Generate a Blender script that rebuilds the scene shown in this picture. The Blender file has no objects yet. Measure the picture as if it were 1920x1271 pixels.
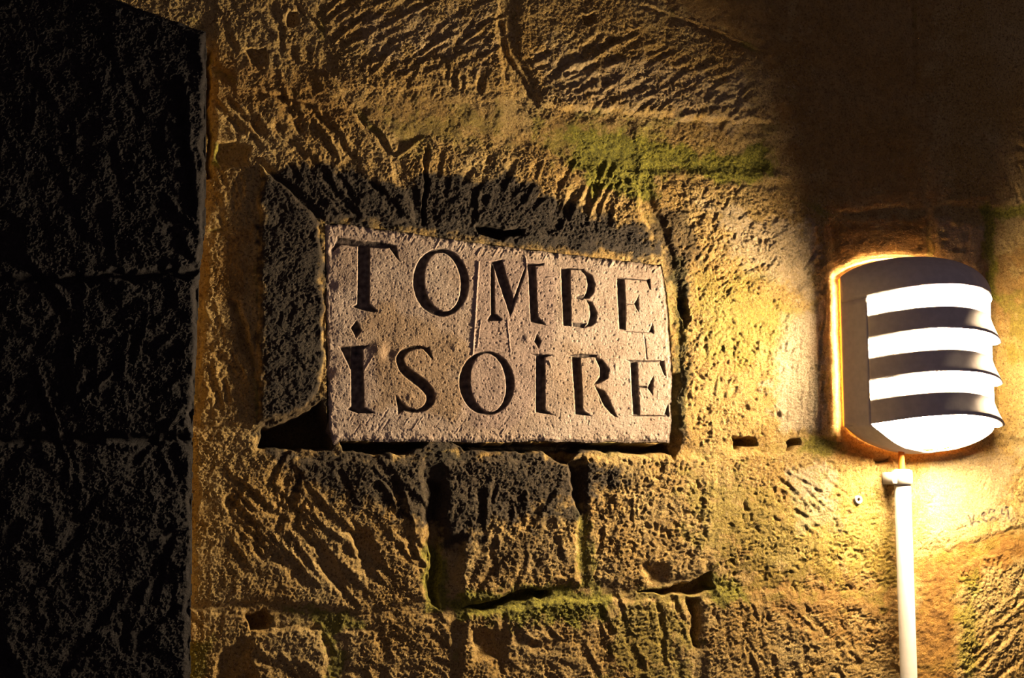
import bpy, math
import numpy as np

# ------------------------------------------------------------------ camera, world, exposure
scene = bpy.context.scene
FPX = 1920 * 50.0 / 36.0            # focal length in picture units
DIST = 2.05                         # camera to wall, metres
PITCH = math.radians(7.0)
YAW = math.radians(20.0)             # the camera stands to the left and looks obliquely at the wall
ZC = 1.25                           # camera height
S = DIST / FPX                      # metres per picture unit on the wall
cam_d = bpy.data.cameras.new('camera')
cam_d.lens = 50.0; cam_d.sensor_width = 36.0; cam_d.sensor_fit = 'HORIZONTAL'
cam_d.clip_start = 0.02
cam = bpy.data.objects.new('camera', cam_d)
scene.collection.objects.link(cam)
CAM = np.array([-DIST * math.sin(YAW), -DIST * math.cos(YAW), ZC])
cam.location = CAM
cam.rotation_euler = (math.pi / 2 + PITCH, 0, -YAW)
scene.camera = cam

AMBIENT = 0.046
EMIT = 5200.0
world = bpy.data.worlds.new('gallery_gloom'); scene.world = world
world.use_nodes = True
bg = world.node_tree.nodes['Background']
bg.inputs['Color'].default_value = (1.0, 0.74, 0.88, 1)
bg.inputs['Strength'].default_value = AMBIENT
scene.cycles.use_denoising = True
scene.cycles.sample_clamp_indirect = 4.0
scene.view_settings.view_transform = 'Standard'
scene.view_settings.look = 'None'
scene.view_settings.gamma = 1.0
scene.view_settings.exposure = 0.25
scene.view_settings.use_curve_mapping = False

# ------------------------------------------------------------------ helpers
rng = np.random.default_rng(7)

_cp, _sp, _cy, _sy = math.cos(PITCH), math.sin(PITCH), math.cos(YAW), math.sin(YAW)
FWD = np.array([_sy * _cp, _cy * _cp, _sp]); RGT = np.array([_cy, -_sy, 0.0]); UPV = np.cross(RGT, FWD)

def wall_point(px, py, yplane=0.0):
    """picture coordinates -> (x, z) on the wall plane y = yplane"""
    u = (np.asarray(px, float) - 960.0) / FPX
    v = (635.5 - np.asarray(py, float)) / FPX
    dx, dy, dz = (FWD[k] + u * RGT[k] + v * UPV[k] for k in range(3))
    t = (yplane - CAM[1]) / dy
    return CAM[0] + t * dx, CAM[2] + t * dz

def picture_point(x, y, z):
    d = np.array([x, y, z]) - CAM
    w_ = d @ FWD
    return 960 + FPX * (d @ RGT) / w_, 635.5 - FPX * (d @ UPV) / w_

_tabs = {}
def perlin(x, y, seed=0):
    if seed not in _tabs:
        r = np.random.default_rng(1000 + seed)
        a = r.random((256, 256)) * 2 * np.pi
        _tabs[seed] = (np.cos(a).astype(np.float32), np.sin(a).astype(np.float32))
    gx, gy = _tabs[seed]
    x0 = np.floor(x); y0 = np.floor(y)
    fx = (x - x0).astype(np.float32); fy = (y - y0).astype(np.float32)
    i0 = x0.astype(np.int32) & 255; j0 = y0.astype(np.int32) & 255
    i1 = (i0 + 1) & 255; j1 = (j0 + 1) & 255
    ux = fx * fx * fx * (fx * (fx * 6 - 15) + 10)
    uy = fy * fy * fy * (fy * (fy * 6 - 15) + 10)
    n00 = gx[i0, j0] * fx + gy[i0, j0] * fy
    n10 = gx[i1, j0] * (fx - 1) + gy[i1, j0] * fy
    n01 = gx[i0, j1] * fx + gy[i0, j1] * (fy - 1)
    n11 = gx[i1, j1] * (fx - 1) + gy[i1, j1] * (fy - 1)
    a = n00 + ux * (n10 - n00)
    b = n01 + ux * (n11 - n01)
    return (a + uy * (b - a)) * 1.5

def fbm(x, y, wl, octs=3, seed=0, gain=0.5):
    o = 0; amp = 1.0
    for k in range(octs):
        o = o + amp * perlin(x / wl + 17.3 * k, y / wl - 9.1 * k, seed + k)
        wl *= 0.5; amp *= gain
    return o

def worley(x, y, wl, seed=0):
    r = np.random.default_rng(500 + seed)
    jx = r.random((128, 128)).astype(np.float32); jy = r.random((128, 128)).astype(np.float32)
    rad = (0.55 + 0.45 * r.random((128, 128))).astype(np.float32)
    xs = x / wl; ys = y / wl
    i = np.floor(xs).astype(np.int32); j = np.floor(ys).astype(np.int32)
    best = np.full(x.shape, 9.0, np.float32)
    for di in (-1, 0, 1):
        for dj in (-1, 0, 1):
            a = (i + di) & 127; b = (j + dj) & 127
            dx = i + di + jx[a, b] - xs; dy = j + dj + jy[a, b] - ys
            best = np.minimum(best, np.sqrt(dx * dx + dy * dy) / rad[a, b])
    return best

def sstep(a, b, x):
    t = np.clip((x - a) / (b - a), 0, 1)
    return t * t * (3 - 2 * t)

def poly_sd(poly, X, Y):
    """signed distance, positive inside"""
    d2 = np.full(X.shape, 1e12); ins = np.zeros(X.shape, bool)
    n = len(poly)
    for k in range(n):
        ax, ay = poly[k]; bx, by = poly[(k + 1) % n]
        ex, ey = bx - ax, by - ay
        L = ex * ex + ey * ey + 1e-9
        t = np.clip(((X - ax) * ex + (Y - ay) * ey) / L, 0, 1)
        dx = X - ax - t * ex; dy = Y - ay - t * ey
        d2 = np.minimum(d2, dx * dx + dy * dy)
        cond = (ay > Y) != (by > Y)
        xi = ax + (Y - ay) / (ey if abs(ey) > 1e-9 else 1e-9) * ex
        ins ^= cond & (X < xi)
    d = np.sqrt(d2)
    return np.where(ins, d, -d)

def tag(o, label=None, cat=None, group=None, kind=None):
    if label: o['label'] = label
    if cat: o['category'] = cat
    if group: o['group'] = group
    if kind: o['kind'] = kind
    return o

def link(o, parent=None):
    scene.collection.objects.link(o)
    if parent is not None: o.parent = parent
    return o

def empty(name, loc=(0, 0, 0)):
    o = bpy.data.objects.new(name, None); o.location = loc
    o.empty_display_size = 0.05
    return link(o)

def build_mesh(name, V, Q, mat, parent=None, attrs=None, smooth=True):
    """V (n,3) float, Q (m,4) int quads"""
    me = bpy.data.meshes.new(name)
    me.vertices.add(len(V)); me.vertices.foreach_set('co', np.ascontiguousarray(V, np.float32).ravel())
    me.loops.add(Q.size); me.loops.foreach_set('vertex_index', np.ascontiguousarray(Q, np.int32).ravel())
    me.polygons.add(len(Q))
    me.polygons.foreach_set('loop_start', np.arange(0, Q.size, 4, dtype=np.int32))
    if smooth:
        me.polygons.foreach_set('use_smooth', np.ones(len(Q), bool))
    me.update(calc_edges=True)
    for k, a in (attrs or {}).items():
        at = me.attributes.new(k, 'FLOAT', 'POINT')
        at.data.foreach_set('value', np.ascontiguousarray(a, np.float32))
    me.materials.append(mat)
    o = bpy.data.objects.new(name, me)
    return link(o, parent)

def sub_mesh(name, V, Q, mat, parent, attrs, back=None):
    """a piece of a height field; back = how far its sides go into the wall (metres, +y)"""
    ids, inv = np.unique(Q.ravel(), return_inverse=True)
    q = inv.reshape(-1, 4).astype(np.int32); v = V[ids]
    at = {k: a[ids] for k, a in attrs.items()}
    if back is not None:
        e = np.concatenate([q[:, [0, 1]], q[:, [1, 2]], q[:, [2, 3]], q[:, [3, 0]]])
        key = np.sort(e, axis=1).astype(np.int64); key = key[:, 0] * (len(v) + 1) + key[:, 1]
        _, first, cnt = np.unique(key, return_index=True, return_counts=True)
        be = e[first[cnt == 1]]
        bi, binv = np.unique(be.ravel(), return_inverse=True)
        m = len(bi); b2 = binv.reshape(-1, 2)
        top = v[bi].copy(); bot = top.copy(); bot[:, 1] = back
        n0 = len(v)
        sk = np.stack([b2[:, 1] + n0, b2[:, 0] + n0, b2[:, 0] + n0 + m, b2[:, 1] + n0 + m], 1)
        v = np.concatenate([v, top, bot]); q = np.concatenate([q, sk]).astype(np.int32)
        at = {k: np.concatenate([a, a[bi], a[bi]]) for k, a in at.items()}
    return build_mesh(name, v, q, mat, parent, at)

# ------------------------------------------------------------------ materials
class NT:
    def __init__(self, name):
        self.m = bpy.data.materials.new(name); self.m.use_nodes = True
        self.t = self.m.node_tree; self.n = self.t.nodes
        self.b = self.n['Principled BSDF']; self.out = self.n['Material Output']
    def new(self, typ, **kw):
        n = self.n.new(typ)
        for k, v in kw.items(): setattr(n, k, v)
        return n
    def link(self, a, b): self.t.links.new(a, b)
    def noise(self, scale, detail=4, rough=0.55, vec=None):
        n = self.new('ShaderNodeTexNoise'); n.inputs['Scale'].default_value = scale
        n.inputs['Detail'].default_value = detail; n.inputs['Roughness'].default_value = rough
        self.link(vec or self.pos(), n.inputs['Vector']); return n.outputs['Fac']
    def pos(self):
        if not hasattr(self, '_p'): self._p = self.new('ShaderNodeTexCoord').outputs['Object']
        return self._p
    def attr(self, name):
        a = self.new('ShaderNodeAttribute'); a.attribute_name = name; return a.outputs['Fac']
    def cmix(self, fac, a, b):
        m = self.new('ShaderNodeMix', data_type='RGBA')
        ins = [s for s in m.inputs if s.enabled]
        f = [s for s in m.inputs if s.name == 'Factor' and s.type == 'VALUE'][0]
        A = [s for s in m.inputs if s.name == 'A' and s.type == 'RGBA'][0]
        B = [s for s in m.inputs if s.name == 'B' and s.type == 'RGBA'][0]
        for sock, v in ((f, fac), (A, a), (B, b)):
            if isinstance(v, (tuple, list)): sock.default_value = (*v[:3], 1)
            elif isinstance(v, (int, float)): sock.default_value = v
            else: self.link(v, sock)
        return [s for s in m.outputs if s.type == 'RGBA'][0]
    def ramp(self, x, lo, hi):
        r = self.new('ShaderNodeMapRange'); r.interpolation_type = 'SMOOTHSTEP'
        self.link(x, r.inputs['Value'])
        r.inputs['From Min'].default_value = lo; r.inputs['From Max'].default_value = hi
        return r.outputs['Result']
    def math(self, op, a, b=0.0):
        m = self.new('ShaderNodeMath', operation=op)
        for i, v in enumerate((a, b)):
            if isinstance(v, (int, float)): m.inputs[i].default_value = v
            else: self.link(v, m.inputs[i])
        return m.outputs[0]
    def bump(self, h, strength, dist):
        b = self.new('ShaderNodeBump'); b.inputs['Strength'].default_value = strength
        b.inputs['Distance'].default_value = dist
        self.link(h, b.inputs['Height']); self.link(b.outputs['Normal'], self.b.inputs['Normal'])
    def color(self, c):
        if isinstance(c, tuple): self.b.inputs['Base Color'].default_value = (*c, 1)
        else: self.link(c, self.b.inputs['Base Color'])

def stone_material():
    t = NT('hewn_limestone')
    base = t.cmix(t.ramp(t.noise(9, 4), 0.35, 0.68), (0.58, 0.375, 0.10), (0.68, 0.50, 0.19))
    base = t.cmix(t.math('MULTIPLY', t.ramp(t.noise(140, 3), 0.45, 0.75), 0.45), base, (0.34, 0.19, 0.06))
    base = t.cmix(t.math('MULTIPLY', t.ramp(t.noise(270, 3, 0.7), 0.50, 0.64), 0.8), base, (0.20, 0.105, 0.03))
    base = t.cmix(t.math('MULTIPLY', t.ramp(t.noise(300, 3, 0.7), 0.55, 0.68), 0.7), base, (0.86, 0.66, 0.34))
    base = t.cmix(t.attr('pale'), base, t.cmix(t.ramp(t.noise(350, 2), 0.42, 0.6), (0.78, 0.66, 0.46), (0.55, 0.43, 0.26)))
    brown = t.cmix(t.ramp(t.noise(60, 3), 0.35, 0.65), (0.26, 0.12, 0.02), (0.50, 0.26, 0.05))
    base = t.cmix(t.attr('brown'), base, brown)
    moss = t.cmix(t.ramp(t.noise(260, 4, 0.7), 0.35, 0.65), (0.12, 0.14, 0.008), (0.44, 0.42, 0.035))
    base = t.cmix(t.attr('moss'), base, moss)
    soot_dark = t.cmix(t.ramp(t.noise(260, 3), 0.55, 0.75), (0.024, 0.020, 0.018), (0.10, 0.082, 0.066))
    base = t.cmix(t.attr('soot_dark'), base, soot_dark)
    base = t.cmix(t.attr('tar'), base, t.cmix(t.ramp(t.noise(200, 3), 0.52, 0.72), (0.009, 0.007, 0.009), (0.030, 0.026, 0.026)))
    base = t.cmix(t.attr('ink'), base, (0.05, 0.05, 0.06))
    t.color(base)
    t.b.inputs['Roughness'].default_value = 0.78
    t.b.inputs['Specular IOR Level'].default_value = 0.35
    t.bump(t.noise(480, 5, 0.75), 1.0, 0.003)
    return t.m

def plaque_material():
    t = NT('pale_tablet_stone')
    base = t.cmix(t.ramp(t.noise(16, 5, 0.6), 0.36, 0.66), (0.54, 0.405, 0.30), (0.66, 0.53, 0.42))
    base = t.cmix(t.attr('pink'), base, (0.47, 0.345, 0.285))
    base = t.cmix(t.math('MULTIPLY', t.attr('brown'), 0.8), base, (0.42, 0.26, 0.10))
    base = t.cmix(t.math('MULTIPLY', t.ramp(t.noise(420, 3), 0.55, 0.70), 0.7), base, (0.24, 0.15, 0.09))
    base = t.cmix(t.math('MULTIPLY', t.ramp(t.noise(460, 2), 0.56, 0.70), 0.5), base, (0.80, 0.68, 0.52))
    base = t.cmix(t.attr('paint'), base, (0.022, 0.018, 0.021))
    base = t.cmix(t.attr('soot_dark'), base, (0.05, 0.04, 0.03))
    t.color(base)
    t.b.inputs['Roughness'].default_value = 0.75
    t.b.inputs['Specular IOR Level'].default_value = 0.3
    t.bump(t.noise(560, 4, 0.7), 0.6, 0.0014)
    return t.m

def plain(name, col, rough=0.5, metal=0.0, spec=0.5, grain=0.0):
    t = NT(name)
    if grain:
        t.color(t.cmix(t.ramp(t.noise(90, 4), 0.3, 0.7), tuple(c * (1 - grain) for c in col), col))
    else: t.color(col)
    t.b.inputs['Roughness'].default_value = rough; t.b.inputs['Metallic'].default_value = metal
    t.b.inputs['Specular IOR Level'].default_value = spec
    t.bump(t.noise(900, 2), 0.08, 0.0005)
    return t.m

def emitter(name, col, strength):
    t = NT(name)
    t.color((0.8, 0.75, 0.65))
    t.b.inputs['Emission Color'].default_value = (*col, 1)
    t.b.inputs['Emission Strength'].default_value = strength
    return t.m

M_STONE = stone_material()
M_PLAQUE = plaque_material()

# ------------------------------------------------------------------ the wall as one field, cut into its stones
STEP = 1.85
def axis(lo, hi, a, b, step):
    core = list(np.arange(a, b + step, step))
    left = []; x = a; d = step
    while x > lo:
        d = min(d * 1.12, 11.0); x -= d; left.append(x)
    right = []; x = core[-1]; d = step
    while x < hi:
        d = min(d * 1.12, 11.0); x += d; right.append(x)
    return np.array(left[::-1] + core + right)
GX = axis(-560, 2480, -25, 1945, STEP)
GY = axis(-420, 1660, -25, 1296, STEP)
X, Y = np.meshgrid(GX, GY)
X = X.astype(np.float32); Y = Y.astype(np.float32)
WX = X + 7 * perlin(X / 45, Y / 45, 31) + 3.0 * perlin(X / 14, Y / 14, 32)
WY = Y + 7 * perlin(X / 45, Y / 45, 33) + 3.0 * perlin(X / 14, Y / 14, 34)

def window(x0, y0, x1, y1):
    i0, i1 = np.searchsorted(GX, (x0, x1)); j0, j1 = np.searchsorted(GY, (y0, y1))
    return slice(j0, max(j1, j0 + 1)), slice(i0, max(i1, i0 + 1))

def poly_window(poly, pad):
    p = np.array(poly); return window(p[:, 0].min() - pad, p[:, 1].min() - pad, p[:, 0].max() + pad, p[:, 1].max() + pad)

# stones: (outline, offset, roughness, pits, sharpness of the edge)
STONES = [
 ([(-600,-420),(392,-420),(396,45),(190,-22),(-600,-60)], -2, 0.6, 0.2, 14),
 ([(398,-420),(588,-420),(598,150),(470,165),(399,128)], 0, 0.7, 0.2, 12),
 ([(600,-420),(925,-420),(938,60),(952,166),(640,171),(612,90)], 2, 0.9, 0.3, 12),
 ([(956,-420),(1180,-420),(1258,32),(1436,104),(1452,236),(1200,218),(1016,203),(968,90)], 2, 0.9, 0.5, 12),
 ([(1190,-420),(1440,-420),(1446,94),(1266,26)], 0, 0.35, 0.1, 14),
 ([(1448,-420),(1712,-420),(1715,165),(1740,390),(1560,400),(1470,330),(1454,240)], 1, 0.6, 0.2, 14),
 ([(1722,-420),(2500,-420),(2500,395),(1850,396),(1746,384),(1723,165)], 1, 0.8, 0.4, 14),
 ([(644,178),(945,174),(1010,210),(1200,226),(1202,326),(1050,288),(800,262),(745,282),(704,232)], -1, 0.30, 0.05, 22),
 ([(398,140),(470,175),(636,180),(738,290),(786,418),(612,414),(560,360),(487,300),(398,300)], 1, 0.7, 0.2, 12),
 ([(396,306),(482,306),(476,428),(384,432)], 0, 0.9, 0.2, 12),
 ([(384,438),(476,436),(478,600),(474,798),(370,800)], 0, 0.9, 0.3, 12),
 ([(486,306),(560,368),(603,420),(606,560),(611,600),(599,730),(562,776),(482,798),(484,430)], 7, 0.6, 0.35, 9),
 ([(748,290),(802,268),(900,276),(1060,296),(1198,335),(1206,400),(1244,478),(1100,462),(985,436),(890,424),(797,420)], 1, 0.9, 0.3, 12),
 ([(1208,338),(1460,345),(1538,402),(1546,560),(1556,800),(1500,822),(1430,828),(1370,832),(1276,836),(1276,700),(1274,520)], 1, 0.9, 0.7, 14),
 ([(1552,406),(1738,396),(1742,500),(1743,830),(1690,848),(1564,830)], 0, 0.7, 0.4, 12),
 ([(1750,400),(1836,406),(1853,450),(1856,830),(1750,834)], 0, 0.6, 0.3, 10),
 ([(1868,410),(2500,402),(2500,824),(1870,826)], 0, 0.6, 0.4, 10),
 ([(362,806),(478,812),(490,842),(610,862),(640,856),(795,862),(800,900),(800,1130),(690,1150),(600,1142),(490,1130),(356,1138)], 2, 0.9, 0.3, 14),
 ([(832,862),(1084,854),(1090,1098),(1030,1106),(870,1138),(834,1138),(830,900)], 4, 1.0, 0.5, 14),
 ([(1096,854),(1270,852),(1345,850),(1345,1000),(1326,1078),(1200,1102),(1100,1094)], 2, 1.0, 0.8, 14),
 ([(1352,848),(1500,844),(1690,860),(1704,1114),(1352,1114),(1338,1090),(1353,1000)], 1, 0.9, 0.8, 12),
 ([(1716,846),(1865,838),(2500,834),(2500,930),(1890,996),(1780,1032),(1722,1028)], 0, 0.7, 0.5, 10),
 ([(352,1146),(455,1142),(496,1178),(438,1222),(408,1660),(340,1660)], 1, 1.0, 0.3, 14),
 ([(462,1184),(502,1180),(560,1172),(608,1184),(640,1660),(420,1660),(444,1226)], 2, 1.0, 0.3, 14),
 ([(648,1182),(700,1162),(820,1150),(848,1156),(862,1660),(655,1660)], 1, 1.0, 0.5, 14),
 ([(858,1156),(1030,1122),(1200,1119),(1286,1126),(1303,1215),(1306,1660),(872,1660)], 2, 1.0, 0.5, 12),
 ([(1316,1124),(1690,1124),(1712,1660),(1324,1660),(1316,1215)], 0, 1.0, 0.6, 12),
 ([(1796,1062),(1900,1014),(2500,950),(2500,1660),(1792,1660)], 1, 1.0, 0.5, 12),
]
PIER_H = 84.0
def pier_xy(p):
    """outline seen on the raised face -> outline of its foot on the wall plane"""
    out = []
    for x, y in p:
        a, b = wall_point(x, y, -PIER_H * S); out.append(picture_point(float(a), 0.0, float(b)))
    return out
PIER = [
 (pier_xy([(-700,-90),(190,-8),(386,58),(384,435),(374,506),(120,520),(-700,500)]), 0, 0.6, 0.2, 10),
 (pier_xy([(-700,508),(120,527),(374,513),(362,815),(-700,832)]), 0, 0.6, 0.2, 10),
 (pier_xy([(-700,839),(361,822),(352,1700),(-700,1700)]), 0, 0.6, 0.2, 10),
]
PLAQUE = [(611,420),(640,419),(735,432),(900,456),(1060,476),(1240,497),(1251,560),(1257,640),(1262,730),(1256,829),(1000,827),(850,828),(640,826),(626,834),(616,800),(613,600)]

# shared noises
n_big = perlin(X / 130, Y / 130, 1) + 0.5 * perlin(X / 60, Y / 60, 2)
n_mid = fbm(X, Y, 34, 2, 3)
n_r1 = perlin(X / 15, Y / 15, 6)
n_r2 = perlin(X / 8.5, Y / 8.5, 7)
n_r3 = perlin(X / 5.0, Y / 5.0, 8)
pits = np.clip(1 - worley(X + 8 * n_r1 + 4 * n_r2, Y - 8 * n_r1 + 4 * n_r2, 15, 1) / 0.42, 0, 1) * sstep(-0.2, 0.5, perlin(X / 50, Y / 50, 9))
pits2 = np.clip(1 - worley(X + 16 * n_r1 + 9 * n_mid, Y + 14 * n_r2 - 9 * n_mid, 34, 2) / 0.34, 0, 1)
rough = 0.5 * n_r1 + 0.60 * n_r2 + 0.60 * n_r3
strength = 0.65 + 0.6 * sstep(-0.5, 0.6, perlin(X / 70, Y / 70, 10))

chip = np.clip(0.75 + 0.75 * perlin(X / 19, Y / 19, 11) + 0.35 * perlin(X / 7, Y / 7, 12), 0.1, 1.8)
grit = np.random.default_rng(3).normal(size=X.shape).astype(np.float32)
mortar = -3.4 + 1.0 * n_big + 1.3 * n_mid + 1.0 * rough + 0.35 * grit
# joints pointed flush with the stones
FLUSH = [([(1330,840),(1372,840),(1372,1062),(1330,1062)],4.0),([(1342,1098),(1712,1098),(1712,1142),(1342,1142)],4.5),
 ([(1200,325),(1550,325),(1560,425),(1470,420),(1200,362)],3.5),([(1436,60),(1480,60),(1480,340),(1440,340)],4.0),
 ([(1538,395),(1572,395),(1575,830),(1540,830)],3.5),([(1440,818),(1700,832),(1700,866),(1440,862)],3.0),
 ([(440,140),(960,150),(960,192),(440,196)],3.6),([(588,-40),(614,-40),(642,175),(598,175)],2.6),
 ([(690,225),(1210,235),(1210,330),(740,305)],3.4),([(640,1130),(800,1130),(800,1170),(640,1190)],3.0),
 ([(378,425),(486,425),(486,444),(378,444)],3.2),([(472,420),(492,420),(492,800),(470,800)],2.5),([(1180,-40),(1280,20),(1450,92),(1440,112),(1250,40)],2.6)]
for poly, up in FLUSH:
    w = poly_window(poly, 30)
    mortar[w] += up * sstep(-12, 8, poly_sd(poly, WX[w], WY[w]))
H = mortar.copy()
LAB = np.zeros(X.shape, np.int16)       # 0 = mortar, 1.. = stones, 101.. = pier stones
BEST = np.full(X.shape, 0.0, np.float32)

def add_stone(k, rec, base, lab, own_mortar=None):
    poly, off, r, pit, ed = rec
    w = poly_window(poly, 24)
    sd = poly_sd(poly, WX[w], WY[w]).astype(np.float32)
    rr = np.random.default_rng(60 + k)
    tx, ty = rr.uniform(-0.012, 0.012, 2)
    c = np.array(poly).clip(-100, 2000).mean(0)
    h = base + off + tx * (X[w] - c[0]) + ty * (Y[w] - c[1]) + 1.1 * n_big[w] + 1.1 * n_mid[w] + r * (1.15 * rough[w] + 0.7 * grit[w]) * strength[w] - (pit + 0.12) * (3.4 * pits[w] + 4.2 * pits2[w])
    e = sstep(0, ed, sd)
    e = e ** 0.6
    lo = H[w]
    m = sd > BEST[w]
    H[w] = np.where(m, lo + (h - lo) * e, lo)
    L = LAB[w]; L[m] = lab; LAB[w] = L
    B = BEST[w]; B[m] = sd[m]; BEST[w] = B

for k, rec in enumerate(STONES): add_stone(k, rec, 0.0, k + 1)
# pier: raised foot first, then its stones
pier_out = pier_xy([(-700,-95),(190,-12),(389,58),(387,435),(376,508),(364,818),(354,1700),(-700,1700)])
w = poly_window(pier_out, 10)
psd = poly_sd(pier_out, X[w] + 1.5 * n_mid[w], Y[w] + 3 * n_mid[w])
pin = psd > 0
H[w] = np.where(pin, PIER_H - 6 + 2 * n_mid[w] + 1.2 * n_big[w], H[w])
L = LAB[w]; L[pin] = 100; LAB[w] = L
B = BEST[w]; B[pin] = 0.0; B[~pin] = 1e6; BEST[w] = B
for k, rec in enumerate(PIER): add_stone(40 + k, rec, PIER_H, 101 + k)

def chisel(x0, y0, x1, y1, wd, dep, lip=0.35):
    pad = wd * 4 + 8
    w = window(min(x0, x1) - pad, min(y0, y1) - pad, max(x0, x1) + pad, max(y0, y1) + pad)
    xx = 0.5 * (WX[w] + X[w]); yy = 0.5 * (WY[w] + Y[w])
    ex, ey = x1 - x0, y1 - y0; Ln = math.hypot(ex, ey)
    t = ((xx - x0) * ex + (yy - y0) * ey) / (Ln * Ln)
    d = ((xx - x0) * ey - (yy - y0) * ex) / Ln
    ends = sstep(-0.06, 0.12, t) * (1 - sstep(0.75, 1.08, t))
    d = d * (1.0 if -ey >= 0 else -1.0)          # d > 0: the side away from the picture's right
    wl_ = np.where(d > 0, 1.9 * wd, 0.75 * wd)
    prof = -np.exp(-(d / wl_) ** 2) + lip * np.exp(-((d + 1.5 * wd) / (0.8 * wd)) ** 2)
    H[w] += 0.78 * dep * ends * prof * chip[w]

def chisel_field(poly, n, ang, jit, length, wd, dep, seed):
    """n tool strokes scattered over an outline; ang in degrees above the horizontal"""
    r = np.random.default_rng(seed)
    p = np.array(poly, float); lo, hi = p.min(0), p.max(0)
    done = []; tries = 0
    while len(done) < n and tries < n * 60:
        tries += 1
        c = lo + r.random(2) * (hi - lo)
        if poly_sd(poly, np.array([c[0]]), np.array([c[1]]))[0] < 0: continue
        if any((c[0] - q[0]) ** 2 + (c[1] - q[1]) ** 2 < (wd * 2.2) ** 2 for q in done): continue
        done.append(c)
        a = math.radians(ang + r.normal() * jit); L = length * r.uniform(0.6, 1.35) / 2
        dx, dy = math.cos(a) * L, -math.sin(a) * L
        chisel(c[0] - dx, c[1] - dy, c[0] + dx, c[1] + dy, wd * r.uniform(0.7, 1.25), dep * r.uniform(0.5, 1.35))

chisel_field([(612,0),(920,0),(930,120),(700,130),(640,90)], 46, 32, 7, 62, 4.6, 4.2, 1)
chisel_field([(830,132),(915,128),(915,166),(830,168)], 7, 85, 8, 30, 4.0, 4.5, 2)
chisel_field([(690,110),(800,110),(800,165),(660,165)], 8, 60, 20, 30, 4.0, 2.6, 3)
chisel_field([(990,60),(1180,70),(1300,110),(1410,150),(1400,225),(1200,205),(1030,180)], 62, 27, 9, 46, 4.4, 4.2, 4)
chisel_field([(1020,90),(1100,60),(1180,80),(1150,150),(1040,170)], 10, 30, 8, 60, 5.5, 5.0, 5)
chisel_field([(410,200),(560,190),(690,250),(700,300),(560,300),(420,230)], 15, -48, 7, 85, 6.0, 4.6, 6)
chisel_field([(500,310),(720,310),(760,400),(600,400)], 13, -48, 8, 75, 5.5, 3.6, 7)
chisel_field([(395,315),(475,315),(475,420),(390,420)], 11, -66, 8, 55, 4.4, 3.6, 8)
chisel_field([(385,600),(470,560),(470,780),(380,780)], 12, -62, 8, 75, 5.2, 4.2, 9)
chisel_field([(1040,300),(1190,330),(1200,400),(1040,390)], 15, 74, 7, 66, 4.4, 4.2, 10)
chisel_field([(810,300),(1030,290),(1030,420),(810,410)], 13, 70, 14, 55, 4.6, 3.4, 11)
chisel_field([(430,920),(560,900),(720,1000),(730,1090),(560,1100),(440,1000)], 22, -47, 5, 110, 5.0, 4.8, 12)
chisel_field([(440,870),(580,870),(560,980),(440,960)], 8, 66, 8, 80, 5.5, 4.4, 13)
chisel_field([(600,880),(790,880),(790,1080),(700,980)], 14, -62, 10, 80, 5.5, 5.0, 14)
chisel_field([(845,880),(1080,880),(1080,1080),(845,1090)], 18, 74, 14, 80, 5.5, 3.8, 15)
chisel_field([(1110,880),(1330,870),(1330,1060),(1110,1060)], 16, 60, 20, 60, 5.0, 3.0, 16)
chisel_field([(1470,880),(1570,880),(1570,1000),(1480,1000)], 13, -42, 6, 70, 2.6, 2.4, 17)
chisel_field([(1470,620),(1545,620),(1545,810),(1470,810)], 18, 86, 6, 70, 2.6, 2.0, 18)
chisel_field([(1290,620),(1460,640),(1460,810),(1290,800)], 18, 62, 20, 40, 3.4, 2.0, 19)
chisel_field([(1230,360),(1530,410),(1530,560),(1300,480)], 26, 35, 22, 34, 3.8, 2.6, 20)
chisel_field([(1080,1150),(1290,1140),(1290,1280),(1080,1280)], 16, -72, 8, 80, 4.8, 4.0, 21)
chisel_field([(880,1160),(1070,1150),(1070,1280),(880,1280)], 13, -50, 20, 50, 5.0, 3.4, 22)
chisel_field([(460,1200),(610,1200),(620,1290),(440,1290)], 9, -48, 8, 90, 6.0, 4.6, 23)
chisel_field([(660,1180),(850,1170),(850,1290),(660,1290)], 12, -40, 25, 60, 6.0, 4.0, 24)
chisel_field([(1330,1140),(1690,1140),(1690,1290),(1330,1290)], 28, -75, 14, 70, 3.6, 2.8, 25)
chisel_field([(1820,1080),(2000,1040),(2000,1290),(1820,1290)], 22, 52, 10, 80, 3.8, 3.0, 26)
chisel_field([(1740,20),(2100,20),(2100,380),(1780,380)], 46, 28, 20, 50, 4.2, 3.4, 27)
chisel_field([(1790,250),(1930,250),(1930,380),(1820,380)], 14, -72, 8, 70, 3.0, 2.6, 28)
chisel_field([(1756,410),(1800,415),(1800,480),(1756,480)], 6, 8, 6, 36, 3.2, 2.4, 29)
chisel_field([(1800,430),(1850,450),(1850,560),(1800,560)], 8, 88, 6, 60, 2.6, 1.8, 30)
chisel_field([(1460,0),(1700,0),(1700,380),(1480,300)], 24, -60, 20, 70, 4.0, 1.8, 31)
chisel_field([(410,0),(580,0),(590,140),(410,110)], 12, -70, 14, 55, 5.0, 3.2, 32)
chisel_field([(1730,860),(1920,850),(1900,980),(1730,1010)], 16, 70, 20, 40, 2.8, 1.6, 33)
chisel_field([(20,60),(360,90),(350,480),(20,480)], 22, -70, 16, 90, 7.0, 2.2, 34)
chisel_field([(20,540),(350,540),(340,1260),(20,1260)], 36, 72, 22, 110, 7.0, 2.4, 35)
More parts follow.
